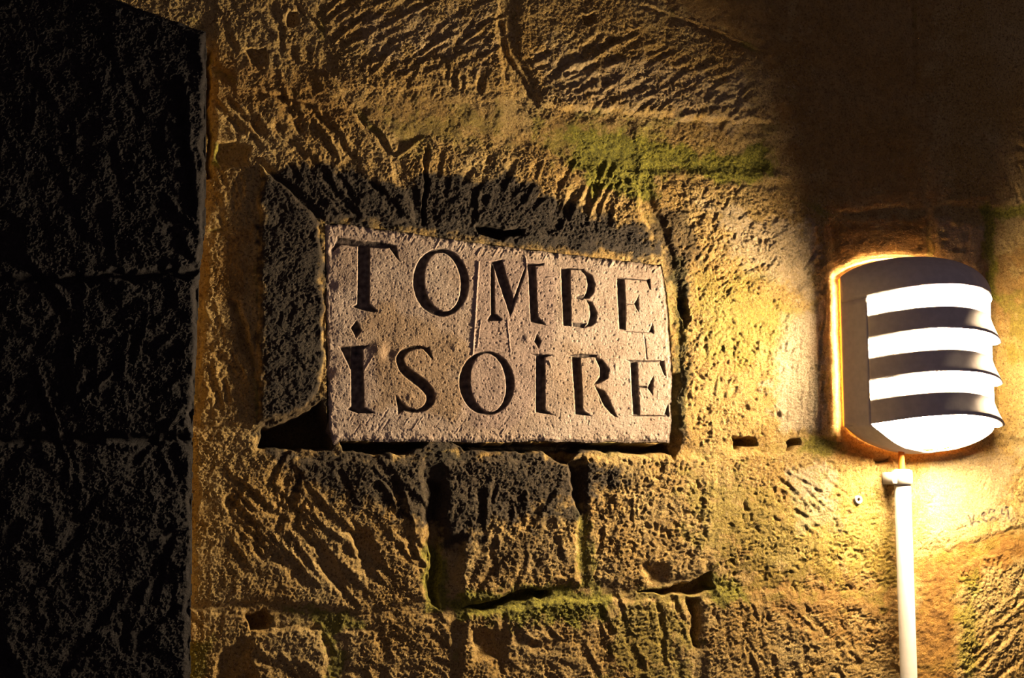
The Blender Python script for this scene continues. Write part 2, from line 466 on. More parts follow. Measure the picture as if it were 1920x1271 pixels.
# single long scars
for a in ((940,40,952,110,4,6),(952,100,1008,196,4,6),(985,120,1012,200,3,4),(560,10,612,60,4,4),
          (398,110,430,150,5,5),(470,168,600,196,3.5,5),(600,196,640,205,3,4),(735,290,795,255,3.5,5),(700,235,740,295,4,6),
          (1205,10,1275,35,3,4),(1275,35,1440,100,3,4),(1717,-20,1718,60,3.0,7),(1718,40,1721,160,3.4,8),
          (1744,405,1746,500,3.0,6),(1722,880,1723,1000,2.4,5),(430,960,530,1060,5,6),(425,930,480,990,6,7),
          (325,170,350,420,7,8),(120,590,130,760,5,5),(130,760,215,690,5,5),(40,500,130,600,7,6),(60,700,120,880,6,6),
          (0,1190,50,1290,7,7),(310,440,360,520,5,5),(395,436,480,432,2,4),(890,345,892,420,4,5),
          (430,1010,470,1075,5,5),(1345,325,1385,345,2.5,2)):
    chisel(*a)

# deep voids and ledges: (outline, floor depth, softness)
HOLES = [
 ([(492,806),(560,788),(604,752),(618,800),(622,838),(560,842),(486,840)], -62, 8),
 ([(638,829),(780,829),(800,834),(778,848),(740,852),(650,845)], -46, 5),
 ([(846,829),(930,829),(1258,830),(1262,852),(1180,850),(1090,842),(1060,872),(1020,850),(930,842),(870,842)], -44, 5),
 ([(890,421),(925,426),(985,432),(984,444),(930,447),(896,440)], -34, 4),
 ([(1372,822),(1412,824),(1422,838),(1372,840)], -46, 4),
 ([(1472,826),(1500,824),(1502,838),(1474,842)], -40, 4),
 ([(872,1143),(930,1122),(1000,1106),(1032,1104),(1030,1116),(960,1128),(900,1146)], -40, 5),
 ([(1198,1106),(1260,1102),(1310,1086),(1338,1076),(1338,1104),(1300,1114),(1270,1116)], -46, 5),
 ([(1288,1122),(1312,1122),(1314,1160),(1314,1212),(1302,1210),(1296,1160)], -34, 5),
 ([(464,1150),(492,1140),(510,1156),(500,1178),(470,1180)], -36, 8),
 ([(806,898),(828,905),(832,1010),(824,1140),(808,1130),(806,1000)], -26, 10),
 ([(1258,700),(1272,700),(1276,842),(1264,862),(1256,840)], -24, 5),
 ([(1060,868),(1096,860),(1100,930),(1084,960),(1070,900)], -17, 10),
 ([(408,268),(440,262),(470,280),(468,310),(418,312),(404,296)], -13, 9),
 ([(430,560),(446,566),(474,650),(476,700),(450,640)], -15, 8),
 ([(585,1010),(610,1012),(640,1080),(650,1130),(600,1060)], -8, 10),
 ([(1270,560),(1286,560),(1296,600),(1284,610)], -18, 5),
 ([(796,280),(803,280),(800,420),(792,420)], -12, 4),
 ([(540,20),(562,24),(560,52),(536,48)], -12, 5),
 ([(460,96),(496,92),(498,120),(468,118)], -9, 6),
 ([(1092,28),(1112,24),(1116,42),(1096,44)], -14, 4),
 ([(1206,1060),(1250,1056),(1256,1090),(1214,1094)], -8, 14),
 ([(1640,862),(1668,858),(1672,866),(1642,872)], -16, 4),
 ([(388,102),(396,96),(396,330),(388,338)], -30, 3),
 ([(880,1180),(960,1180),(940,1230),(890,1240)], -9, 14),
 ([(420,1210),(470,1200),(480,1290),(400,1290)], -12, 14),
 ([(650,1000),(690,990),(720,1060),(690,1080)], -8, 12),
 ([(826,1010),(866,1000),(866,1140),(832,1140)], -9, 12),
]
for poly, dep, soft in HOLES:
    w = poly_window(poly, soft + 4)
    e = sstep(-soft * 0.5, soft, poly_sd(poly, WX[w], WY[w]))
    fl = dep + 4 * n_mid[w] + 2.0 * n_r1[w]
    hole = np.where(LAB[w] < 100, H[w] + (np.minimum(fl, H[w]) - H[w]) * e, H[w])
    H[w] = hole

# the bed the tablet sits in
w = poly_window(PLAQUE, 14)
bed = sstep(-2, 6, poly_sd(PLAQUE, X[w], Y[w]))
H[w] = H[w] + (np.minimum(H[w], -24) - H[w]) * bed
under_plaque = np.zeros(X.shape, bool); under_plaque[w] = poly_sd(PLAQUE, X[w], Y[w]) > 9

# colour masks (sooty crust and darkened voids, moss, rust and browner areas, pale patches, pencil)
def mask(poly, soft, wob=0.9, wl=38, seed=70, power=1.0):
    out = np.zeros(X.shape, np.float32)
    w = poly_window(poly, soft * 3)
    sd = poly_sd(poly, WX[w], WY[w]) / soft + wob * (fbm(X[w], Y[w], wl, 4, seed, 0.65) + 0.35 * n_r2[w])
    out[w] = sstep(-0.5, 0.9, sd) * power
    return out
soot_dark = np.zeros(X.shape, np.float32); moss = soot_dark.copy(); brown = soot_dark.copy(); pale = soot_dark.copy(); ink = soot_dark.copy()
def put(dst, *a, **k): np.maximum(dst, mask(*a, **k), out=dst)
put(soot_dark, [(488,318),(600,300),(690,318),(760,345),(800,318),(900,330),(960,318),(1040,372),(1120,400),(1200,415),(1250,490),(1000,470),(800,440),(612,424),(612,600),(602,735),(565,778),(486,792),(484,600),(482,430)], 15, power=0.95)
put(soot_dark, [(486,835),(640,830),(850,830),(1060,842),(1120,862),(1190,900),(1080,965),(940,990),(840,1030),(790,980),(700,960),(610,930),(530,885)], 26, wob=1.3, power=0.88)
put(soot_dark, [(1212,395),(1290,390),(1310,470),(1296,560),(1276,620),(1262,520)], 18, wob=1.3, power=0.7)
put(soot_dark, [(636,826),(1262,828),(1266,850),(640,848)], 6, wob=0.5, power=0.9)  # shade painted into the voids under the tablet
put(soot_dark, [(480,760),(625,740),(640,860),(480,850)], 12, power=0.8)  # darkens the void at the tablet's lower left corner
put(soot_dark, [(1262,640),(1290,640),(1290,840),(1262,860)], 14, wob=1.2, power=0.6)
put(soot_dark, [(830,1020),(930,1010),(1040,980),(1060,1050),(900,1090)], 22, wob=1.6, power=0.4)
soot_dark[LAB >= 100] = 0.97
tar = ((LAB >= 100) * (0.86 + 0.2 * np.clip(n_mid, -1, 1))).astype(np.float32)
put(moss, [(1060,232),(1200,246),(1300,278),(1440,274),(1466,330),(1380,350),(1250,326),(1206,380),(1110,366),(1066,310)], 14, wob=1.1, power=0.9)
put(moss, [(1000,225),(1250,232),(1250,350),(1090,340),(1010,270)], 22, wob=1.5, power=0.55)
put(moss, [(790,1010),(836,1020),(850,1145),(790,1150)], 10, wob=1.0, power=0.8)
put(moss, [(850,1112),(1060,1090),(1150,1118),(1140,1168),(900,1170),(850,1160)], 14, wob=1.2, power=0.85)
put(moss, [(530,1138),(650,1146),(690,1180),(640,1190),(650,1290),(620,1290),(600,1180)], 12, wob=1.1, power=0.75)
put(moss, [(1330,1070),(1400,1080),(1410,1130),(1330,1140)], 12, wob=1.1, power=0.8)
put(moss, [(1080,960),(1110,960),(1116,1100),(1080,1100)], 10, wob=1.2, power=0.7)
put(moss, [(350,1200),(400,1200),(390,1290),(340,1290)], 12, wob=1.0, power=0.6)
put(moss, [(1835,388),(2100,384),(2100,412),(1870,410),(1872,560),(1854,560),(1846,420)], 7, wob=0.8, power=0.85)
put(moss, [(1500,818),(1560,814),(1580,850),(1500,856)], 10, wob=1.0, power=0.7)
put(moss, [(1290,505),(1420,520),(1500,585),(1480,620),(1420,690),(1300,660)], 22, wob=1.2, power=0.4)
put(moss, [(1262,480),(1290,500),(1290,800),(1264,800)], 9, wob=1.2, power=0.55)
put(moss, [(700,220),(900,200),(960,260),(760,280)], 26, wob=1.3, power=0.35)
put(moss, [(400,268),(412,262),(412,316),(398,310)], 5, wob=0.6, power=0.8)
put(moss, [(1120,1120),(1290,1124),(1300,1270),(1150,1270)], 26, wob=1.6, power=0.45)
put(moss, [(1880,560),(1960,560),(1960,700),(1890,680)], 20, wob=1.4, power=0.5)
put(moss, [(1795,1080),(1830,1070),(1840,1280),(1800,1280)], 14, wob=1.3, power=0.6)
put(brown, [(1716,1040),(1900,1000),(2100,960),(2100,1030),(1880,1060),(1800,1110),(1796,1300),(1716,1300)], 14, wob=1.0, power=0.9)
put(brown, [(1360,1060),(1680,1040),(1710,1110),(1680,1200),(1440,1160)], 30, wob=1.6, power=0.6)
put(moss, [(1280,880),(1700,960),(1700,1100),(1400,1100),(1300,1000)], 40, wob=1.8, power=0.4)
put(brown, [(1546,420),(1740,404),(1744,520),(1640,500),(1556,540)], 18, wob=1.0, power=0.7)
put(brown, [(1540,520),(1590,520),(1600,820),(1700,880),(1560,860)], 12, wob=0.9, power=0.6)  # browner strip along the lamp's left and lower edge
put(brown, [(1730,500),(1960,470),(1960,640),(1860,640)], 30, wob=1.7, power=0.55)
put(brown, [(384,440),(480,440),(470,560),(380,560)], 26, wob=1.2, power=0.4)
put(brown, [(400,100),(660,150),(640,230),(420,210)], 30, wob=1.3, power=0.45)
put(brown, [(1190,-40),(1500,-40),(1470,140),(1280,50)], 26, wob=1.2, power=0.5)
put(brown, [(1456,-100),(1760,-100),(1760,400),(1560,400),(1480,300)], 40, wob=1.2, power=0.45)  # browner over the stone above the lamp
put(pale, [(1470,600),(1546,560),(1550,810),(1460,820),(1440,720)], 16, wob=0.9, power=0.85)
put(pale, [(1300,380),(1540,420),(1540,560),(1490,560),(1380,480)], 24, wob=1.1, power=0.6)
put(pale, [(1470,880),(1570,870),(1570,990),(1500,1000)], 20, wob=1.1, power=0.75)
put(pale, [(1730,850),(1910,846),(1890,980),(1740,1010)], 22, wob=0.9, power=0.4)
put(pale, [(1756,410),(1850,420),(1855,600),(1756,560)], 20, wob=0.9, power=0.4)
put(pale, [(1010,80),(1400,150),(1400,240),(1040,190)], 30, wob=1.2, power=0.35)
put(pale, [(640,20),(920,20),(920,110),(700,110)], 30, wob=1.2, power=0.3)
# moss sits in the joints and hollows
joint_moss = sstep(0.1, 0.9, fbm(X, Y, 90, 3, 80)) * (LAB == 0) * 0.45
np.maximum(moss, joint_moss.astype(np.float32), out=moss)
# pencilled letters on the stone beside the pipe
def pen(pts, wd=1.5):
    for (ax, ay), (bx, by) in zip(pts[:-1], pts[1:]):
        ax, ay, bx, by = 1790 + ax / 14.12, 920 + ay / 14.12, 1790 + bx / 14.12, 920 + by / 14.12
        w = window(min(ax, bx) - 5, min(ay, by) - 5, max(ax, bx) + 5, max(ay, by) + 5)
        ex, ey = bx - ax, by - ay; L = ex * ex + ey * ey + 1e-6
        t = np.clip(((X[w] - ax) * ex + (Y[w] - ay) * ey) / L, 0, 1)
        d = np.hypot(X[w] - ax - t * ex, Y[w] - ay - t * ey)
        ink[w] = np.maximum(ink[w], 0.85 * (1 - sstep(wd * 0.6, wd * 1.5, d)))
for pts in ([(380,650),(470,920),(530,640)], [(490,830),(590,810),(670,825)], [(770,570),(820,620),(775,670),(725,620),(770,570)],
            [(785,690),(775,780),(850,805)], [(920,590),(950,490),(1070,515),(1030,560)], [(945,790),(1010,690),(1100,725)],
            [(1270,480),(1250,605),(1325,615)], [(1360,440),(1450,440)], [(1420,510),(1445,740)], [(290,935),(315,920)]): pen(pts)

PX, PZ = wall_point(X, Y)
VW = np.stack([PX.ravel(), (-H * S).ravel(), PZ.ravel()], 1)
ny, nx = X.shape
idx = np.arange(ny * nx).reshape(ny, nx)
QW = np.stack([idx[1:, :-1], idx[1:, 1:], idx[:-1, 1:], idx[:-1, :-1]], -1).reshape(-1, 4)
qlab = LAB[:-1, :-1].ravel().copy()
drop = (under_plaque[:-1, :-1] & under_plaque[1:, 1:]).ravel()
ATT = {'soot_dark': soot_dark.ravel(), 'moss': moss.ravel(), 'brown': brown.ravel(), 'pale': pale.ravel(), 'ink': ink.ravel(), 'tar': tar.ravel()}
QW = QW[~drop]; qlab = qlab[~drop]

wall_back = sub_mesh('wall_back', VW, QW[qlab == 0], M_STONE, None, ATT)
tag(wall_back, 'wall of rough hewn ochre stone blocks with mossy mortar joints', 'wall', kind='structure')
for k in range(len(STONES)):
    sel = qlab == k + 1
    if sel.sum() > 20: sub_mesh('stone', VW, QW[sel], M_STONE, wall_back, ATT, back=0.09)
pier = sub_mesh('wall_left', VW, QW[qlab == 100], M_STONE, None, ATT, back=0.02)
tag(pier, 'sooty black stone pier standing forward of the ochre wall', 'pier', kind='structure')
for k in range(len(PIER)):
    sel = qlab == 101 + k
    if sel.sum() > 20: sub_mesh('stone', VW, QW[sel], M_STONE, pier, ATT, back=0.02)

# ------------------------------------------------------------------ the inscribed tablet
def z5(p): return [(600 + a / 5.526, 410 + b / 5.526) for a, b in p]
def z6(p): return [(920 + a / 5.486, 460 + b / 5.486) for a, b in p]
def z7(p): return [(600 + a / 5.526, 630 + b / 5.526) for a, b in p]
def z8(p): return [(920 + a / 5.294, 620 + b / 5.294) for a, b in p]
# each letter: polygons ('p', outline, depth cap), rings ('o', outer, inner), ribbons ('s', points with widths)
LETTERS = [
 ('T', [('p', z5([(180,178),(420,222),(640,232),(800,272),(828,428),(808,425),(722,305),(640,305),(500,296),(390,290),(225,268),(150,335),(130,340)]), 6.5),
        ('p', z5([(395,235),(526,248),(522,880),(610,960),(560,972),(440,950),(325,908),(385,880)]), 7)]),
 ('O', [('o', (827.5, 529, 53, 64.5, -4), (830.5, 528, 33, 54.5, -7))]),
 ('M', [('p', [(920.5,490),(928.5,496),(930,592),(920.5,592)], 7), ('p', [(913,599),(921,588),(930,588),(944,598),(940,602),(915,602)], 6),
        ('p', z6([(-10,165),(130,138),(155,260),(252,560),(205,748),(195,710),(25,200)]), 7),
        ('p', z6([(198,745),(238,540),(340,262),(372,170),(368,270),(228,690)]), 6),
        ('p', z6([(372,178),(562,178),(545,206),(472,214),(497,735),(585,825),(412,790),(388,300)]), 7)]),
 ('B', [('p', z6([(725,230),(830,230),(838,832),(748,825)]), 7), ('p', z6([(690,240),(820,222),(970,238),(960,256),(820,250)]), 5),
        ('p', z6([(900,234),(970,250),(1052,308),(1088,400),(1072,482),(1020,548),(945,548),(985,480),(997,400),(984,322),(940,268)]), 7),
        ('p', z6([(980,552),(1050,576),(1108,690),(1093,790),(1042,832),(955,852),(1000,810),(1026,720),(1018,630)]), 7),
        ('p', z6([(878,522),(960,500),(990,530),(950,562),(886,552)]), 2.0), ('p', z6([(840,786),(1000,800),(960,850),(850,838)]), 2.2)]),
 ('E', [('p', z6([(1300,325),(1382,338),(1402,590),(1398,872),(1326,865)]), 7), ('p', z6([(1235,312),(1380,325),(1612,348),(1606,366),(1380,346)]), 4),
        ('p', z6([(1598,350),(1648,338),(1656,456),(1640,456)]), 6), ('p', z6([(1478,600),(1535,500),(1533,704)]), 6),
        ('p', z6([(1385,593),(1490,594),(1490,606),(1385,608)]), 3), ('p', z6([(1262,862),(1400,874),(1685,893),(1685,908),(1400,890)]), 4),
        ('p', z6([(1628,894),(1670,786),(1690,905)]), 6)]),
 ('dot', [('p', z5([(385,1043),(442,1160),(375,1238),(318,1130)]), 7)]),
 ('I', [('p', z7([(318,98),(452,92),(468,735),(590,802),(400,806),(275,764),(322,722)]), 7.5), ('p', z7([(195,103),(330,98),(345,350),(315,350),(262,230)]), 6),
        ('p', z7([(430,95),(525,88),(452,140)]), 4)]),
 ('S', [('s', [tuple(z7([(x, y)])[0]) + (w_ / 5.526,) for x, y, w_ in ((1100,128,34),(1040,112,38),(960,118,50),(870,155,74),(822,240,88),(860,340,100),(960,420,112),(1080,505,118),(1155,600,104),(1150,680,90),(1090,750,62),(1000,778,42),(910,765,60),(840,720,76))]),
        ('p', z7([(1060,125),(1140,104),(1186,250),(1165,238)]), 6.5), ('p', z7([(782,600),(825,640),(905,762),(812,815)]), 6.5)]),
 ('O', [('o', (913.5, 718, 52.5, 60.5, -4), (916, 717, 32.5, 54.5, -6))]),
 ('dot', [('p', z8([(465,24),(512,100),(486,184),(434,105)]), 7)]),
 ('I', [('p', z8([(450,228),(548,238),(553,788),(648,842),(450,814)]), 7.5), ('p', z8([(385,222),(630,234),(545,268),(450,254)]), 5)]),
 ('R', [('p', z8([(808,250),(902,250),(928,788),(1016,850),(845,836)]), 7.5), ('p', z8([(745,240),(900,222),(1070,236),(1060,264),(900,272)]), 4),
        ('p', z8([(1035,248),(1122,288),(1190,380),(1174,474),(1082,524),(1015,546),(1085,450),(1086,370),(1055,304)]), 7),
        ('p', z8([(1036,548),(1142,600),(1204,720),(1272,862),(1228,852),(1126,750),(1074,630)]), 7)]),
 ('E', [('p', z8([(1390,306),(1464,302),(1494,842),(1416,836)]), 7), ('p', z8([(1340,286),(1700,290),(1700,310),(1395,314)]), 3.0),
        ('p', z8([(1674,306),(1730,290),(1750,452),(1730,450)]), 6), ('p', z8([(1556,565),(1628,430),(1618,650)]), 6),
        ('p', z8([(1470,542),(1562,548),(1562,574),(1470,570)]), 2.5), ('p', z8([(1375,832),(1775,838),(1775,856),(1420,852)]), 4),
        ('p', z8([(1722,838),(1772,706),(1786,854)]), 6)]),
]
PST = 1.0
gx = np.arange(600, 1272, PST); gy = np.arange(408, 846, PST)
TX, TY = np.meshgrid(gx, gy); TX = TX.astype(np.float32); TY = TY.astype(np.float32)
depth = np.zeros(TX.shape, np.float32); lid = np.zeros(TX.shape, np.int16)
JX = TX + 0.55 * perlin(TX / 7, TY / 7, 90); JY = TY + 0.55 * perlin(TX / 7, TY / 7, 91)

def ring_sd(e, x, y):
    cx, cy, rx, ry, rot = e; a = math.radians(rot)
    dx = x - cx; dy = y - cy
    u = dx * math.cos(a) + dy * math.sin(a); v = -dx * math.sin(a) + dy * math.cos(a)
    k = np.sqrt((u / rx) ** 2 + (v / ry) ** 2) + 1e-6
    g = np.sqrt((u / rx ** 2) ** 2 + (v / ry ** 2) ** 2) / k + 1e-6
    return (1 - k) / g

def twin(x0, y0, x1, y1):
    return slice(max(0, int((y0 - gy[0]) / PST)), int((y1 - gy[0]) / PST) + 2), slice(max(0, int((x0 - gx[0]) / PST)), int((x1 - gx[0]) / PST) + 2)
for li, (_, prims) in enumerate(LETTERS):
    for pr in prims:
        cap = 7.0
        if pr[0] == 'p':
            p = np.array(pr[1]); w = twin(p[:, 0].min() - 3, p[:, 1].min() - 3, p[:, 0].max() + 3, p[:, 1].max() + 3)
            d = poly_sd(pr[1], JX[w], JY[w]); cap = pr[2]
        elif pr[0] == 'o':
            e = pr[1]; w = twin(e[0] - e[2] - 4, e[1] - e[3] - 4, e[0] + e[2] + 4, e[1] + e[3] + 4)
            d = np.minimum(ring_sd(e, JX[w], JY[w]), -ring_sd(pr[2], JX[w], JY[w]))
        else:
            p = np.array(pr[1]); w = twin(p[:, 0].min() - 14, p[:, 1].min() - 14, p[:, 0].max() + 14, p[:, 1].max() + 14)
            # smooth the ribbon
            t = np.linspace(0, len(p) - 1, 60); q = np.stack([np.interp(t, np.arange(len(p)), p[:, c]) for c in range(3)], 1)
            for _ in range(3): q[1:-1] = (q[:-2] + 2 * q[1:-1] + q[2:]) / 4
            d = np.full(JX[w].shape, -99.0)
            for a, b, wd in q: d = np.maximum(d, wd / 2 - np.hypot(JX[w] - a, JY[w] - b))
        v = np.clip(np.minimum(1.9 * d, cap), 0, None)
        D = depth[w]; better = v > D + 0.01
        D[better] = v[better]; depth[w] = D
        L = lid[w]; L[(v > 0.25) & (L == 0)] = li + 1; lid[w] = L

t_n = fbm(TX, TY, 60, 2, 92); t_f = perlin(TX / 9, TY / 9, 94); t_g = perlin(TX / 4.2, TY / 4.2, 95)
t_w = perlin(TX / 24, TY / 24, 97)
tsd = poly_sd(PLAQUE, TX + 1.0 * t_f + 2.2 * t_w, TY + 1.0 * t_f + 2.2 * t_w)
face = 0.9 * t_n + 0.24 * t_f + 0.2 * t_g + 0.12 * np.random.default_rng(4).normal(size=TX.shape) - 1.1 * np.clip(1 - worley(TX, TY, 13, 5) / 0.22, 0, 1)
# a hacked rim along the upper edge, and tool scratches along the lower one
rim = 1 - sstep(4, 20, tsd)
face += rim * (0.5 * t_f + 0.3 * t_g + 1.2 * perlin(TX / 22, TY / 22, 96)) - 1.2 * (1 - sstep(0, 5, tsd))
def scratch(x0, y0, x1, y1, wd, h):
    w = twin(min(x0, x1) - 6, min(y0, y1) - 6, max(x0, x1) + 6, max(y0, y1) + 6)
    ex, ey = x1 - x0, y1 - y0; L = ex * ex + ey * ey
    t = np.clip(((JX[w] - x0) * ex + (JY[w] - y0) * ey) / L, 0, 1)
    d = np.hypot(JX[w] - x0 - t * ex, JY[w] - y0 - t * ey)
    face[w] += h * np.exp(-(d / wd) ** 2)
r = np.random.default_rng(5)
scratch(898, 490, 888, 650, 1.6, 1.5); scratch(888, 650, 884, 690, 1.4, 1.2); scratch(902, 600, 896, 650, 1.0, 0.9)
for k in range(9): 
    y_ = 614 + k * 5.2; scratch(894, y_ + r.uniform(-1, 1), 950 + r.uniform(-12, 6), y_ + r.uniform(-1, 2), 0.9, r.choice([-0.8, 0.9]))
for k in range(7): scratch(1010 + r.uniform(0, 30), 520 + k * 14, 1045, 518 + k * 14, 0.9, 0.7)
scratch(952, 600, 958, 660, 1.0, 0.9); scratch(985, 480, 989, 500, 1.4, 1.5); scratch(1209, 630, 1214, 672, 1.0, -1.2)
scratch(684, 694, 700, 668, 1.0, 0.9)
for k in range(46):
    x_, y_ = r.uniform(640, 960), r.uniform(786, 818); L_ = r.uniform(8, 24)
    scratch(x_, y_, x_ + L_ * 0.55, y_ - L_ * 0.8, 1.2, r.uniform(-1.0, 0.9))
for k in range(40):
    x_ = r.uniform(740, 1230); y_ = 440 + (x_ - 740) * 0.115 + r.uniform(6, 22); L_ = r.uniform(8, 18)
    scratch(x_, y_, x_ + L_ * 0.5, y_ - L_ * 0.85, 1.2, r.uniform(-1.1, 1.0))
for k in range(50):
    x_, y_ = r.uniform(1000, 1240), r.uniform(640, 815); L_ = r.uniform(5, 14)
    scratch(x_, y_, x_ + r.uniform(-3, 5), y_ + L_, 1.0, r.uniform(-0.7, 0.7))
for cx, cy, h, s_ in ((712, 655, 3.0, 14), (730, 665, -3.0, 12), (626, 470, -4, 6), (622, 535, -3.5, 9), (855, 650, 1.2, 8), (990, 635, 1.6, 6), (618, 700, -2.0, 8), (632, 760, 1.6, 10), (770, 745, 1.4, 6)):
    face += h * np.exp(-((TX - cx) ** 2 + (TY - cy) ** 2) / s_ ** 2)
TH = -2.5 + face - depth * (1 + 0.08 * t_f)
pink = sstep(-0.4, 0.6, poly_sd([(895,480),(1010,490),(1050,510),(1040,620),(1000,760),(960,810),(880,800),(860,720),(885,650)], TX, TY) / 10 + 0.8 * t_n) * 0.8
tb = np.maximum(sstep(-0.3, 0.9, poly_sd([(660,600),(740,560),(880,640),(860,800),(700,760),(690,680)], TX, TY) / 24 + 1.1 * t_n),
                sstep(-0.3, 0.9, poly_sd([(1060,650),(1130,640),(1130,780),(1040,770)], TX, TY) / 24 + 1.1 * t_n) * 0.5) * 0.7
paint = sstep(0.6, 2.2, depth) * (0.80 + 0.2 * t_f)
rim_dark = (1 - sstep(0, 7, tsd + 3 * t_f)) * 0.6  # darker along the tablet's edge
vx, vz = wall_point(TX, TY)
VT = np.stack([vx.ravel(), (-TH * S).ravel(), vz.ravel()], 1)
ty_, tx_ = TX.shape; ti = np.arange(ty_ * tx_).reshape(ty_, tx_)
QT = np.stack([ti[1:, :-1], ti[1:, 1:], ti[:-1, 1:], ti[:-1, :-1]], -1).reshape(-1, 4)
inside = (tsd > 0)[:-1, :-1].ravel(); ql = lid[:-1, :-1].ravel()
TA = {'pink': pink.ravel(), 'brown': tb.ravel(), 'paint': np.clip(paint, 0, 1).ravel(), 'soot_dark': rim_dark.ravel()}
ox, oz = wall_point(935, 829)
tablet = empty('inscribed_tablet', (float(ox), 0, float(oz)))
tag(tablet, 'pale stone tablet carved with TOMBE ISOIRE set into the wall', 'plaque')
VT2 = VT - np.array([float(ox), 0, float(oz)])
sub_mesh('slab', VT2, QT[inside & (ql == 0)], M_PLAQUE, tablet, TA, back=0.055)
for li, (nm, _) in enumerate(LETTERS):
    o = sub_mesh('carved_dot' if nm == 'dot' else 'carved_letter', VT2, QT[inside & (ql == li + 1)], M_PLAQUE, tablet, TA)
    o['label'] = 'dark carved diamond above the letter I' if nm == 'dot' else 'dark carved capital letter ' + nm

# ------------------------------------------------------------------ the wall lamp
M_GREY = plain('grey_lamp_plastic', (0.84, 0.78, 0.73), 0.55, 0, 0.4, 0.12)
GLOWS = (1.0, 0.36, 0.075, 0.042)      # brighter in front of the bulb than towards the rims
M_OPALS = [emitter('glowing_opal_glass', (1.0, 0.735, 0.45), EMIT * g) for g in GLOWS]
M_DULL = plain('opal_glass_behind_cover', (0.75, 0.70, 0.60), 0.4)
M_AMBER = emitter('amber_leak_glow', (1.0, 0.25, 0.0), 2.2)  # for the added ring that makes the orange glow behind the cover
M_WHITE = plain('white_pipe_plastic', (0.80, 0.77, 0.70), 0.4, 0, 0.5, 0.05)
M_RUST = plain('orange_cable_sheath', (0.75, 0.22, 0.02), 0.45)

lx, lz = wall_point(1699, 665)
SL = float((np.array([float(lx), 0, float(lz)]) - CAM) @ FWD) / FPX     # metres per picture unit at the lamp
lamp = empty('wall_lamp', (float(lx), 0, float(lz)))
tag(lamp, 'lit grey louvred wall lamp with glowing white openings', 'lamp')
LA, LB = 146.0, 150.0          # half width, depth (picture units)
GAP = 12.0                     # stand-off from the stone
ZS = {'s1': 95, 's1b': 62, 's2': 19, 's2b': -15, 's3': -57, 's3b': -90, 's4': -133}
ZTOP, ZBOT, RISE_T, RISE_B = 135, -135, 42, 50
PH0, PH1 = math.radians(25), math.radians(156)

def bow(phi): return -6 + 17 * max(0.0, math.sin(phi)) ** 2      # the openings arch slightly upwards

def lamp_pt(phi, z, k=1.0, kd=1.0):
    """on the elliptical front; k scales outwards"""
    sn = max(0.0, math.sin(phi))
    return (-LA * k * math.cos(phi), -(GAP + LB * kd * k * sn), z + bow(phi))

def grid_obj(name, rows, mat, parent, thick=None, closed=False):
    n = len(rows[0]); V = np.array([p for r_ in rows for p in r_], float) * SL
    q = []
    for j in range(len(rows) - 1):
        for i in range(n if closed else n - 1):
            i2 = (i + 1) % n
            q.append((j * n + i, j * n + i2, (j + 1) * n + i2, (j + 1) * n + i))
    o = build_mesh(name, V, np.array(q), mat, parent)
    if thick:
        m = o.modifiers.new('thickness', 'SOLIDIFY'); m.thickness = thick * SL; m.offset = 0
    return o

def arch_t(x): return ZTOP + RISE_T * max(0.0, 1 - (x / LA) ** 2) ** 0.8
def arch_b(x): return ZBOT - RISE_B * max(0.0, 1 - (x / LA) ** 2) ** 0.8
PHI = np.linspace(0, math.pi, 57)
# hood: from the arched back outline over the top to the first opening
rows = []
for t in np.linspace(0, 1, 15):
    row = []
    for ph in PHI:
        x, y, _ = lamp_pt(ph, 0)
        zt = arch_t(x); a = t * math.pi / 2
        yy = -GAP + (y + GAP) * math.sin(a) ** 0.9
        row.append((x, yy, ZS['s1'] + bow(ph) + (zt - ZS['s1'] - bow(ph)) * (math.cos(a) ** 0.9 if t < 1 else 0.0)))
    rows.append(row)
grid_obj('hood', rows, M_GREY, lamp, 3.0)
# flanks left and right, running down into the lower bowl
def flank(ph_a, ph_b, right):
    rows = []
    for z in np.linspace(ZS['s1'], ZS['s4'], 24):
        rows.append([lamp_pt(ph, z) for ph in np.linspace(ph_a, ph_b, 14)])
    for t in np.linspace(0.06, 1, 16):
        # the opening narrows towards the bottom centre
        inner = (ph_b if not right else ph_a)
        mid = math.pi / 2
        e = inner + (mid - inner) * (1 - math.sqrt(max(0.0, 1 - min(1.0, t / 0.86) ** 2)))
        a, b = (ph_a, e) if not right else (e, ph_b)
        row = []
        for ph in np.linspace(a, b, 14):
            x, y, _ = lamp_pt(ph, 0); zb = arch_b(x); aa = t * math.pi / 2
            yy = -GAP + (y + GAP) * math.cos(aa) ** 0.8
            z4 = ZS['s4'] + bow(ph)
            row.append((x, yy, z4 + (zb - z4) * math.sin(aa) ** 0.9))
        rows.append(row)
    return grid_obj('side_panel', rows, M_GREY, lamp, 3.0)
flank(0.0, PH0, False); flank(PH1, math.pi, True)
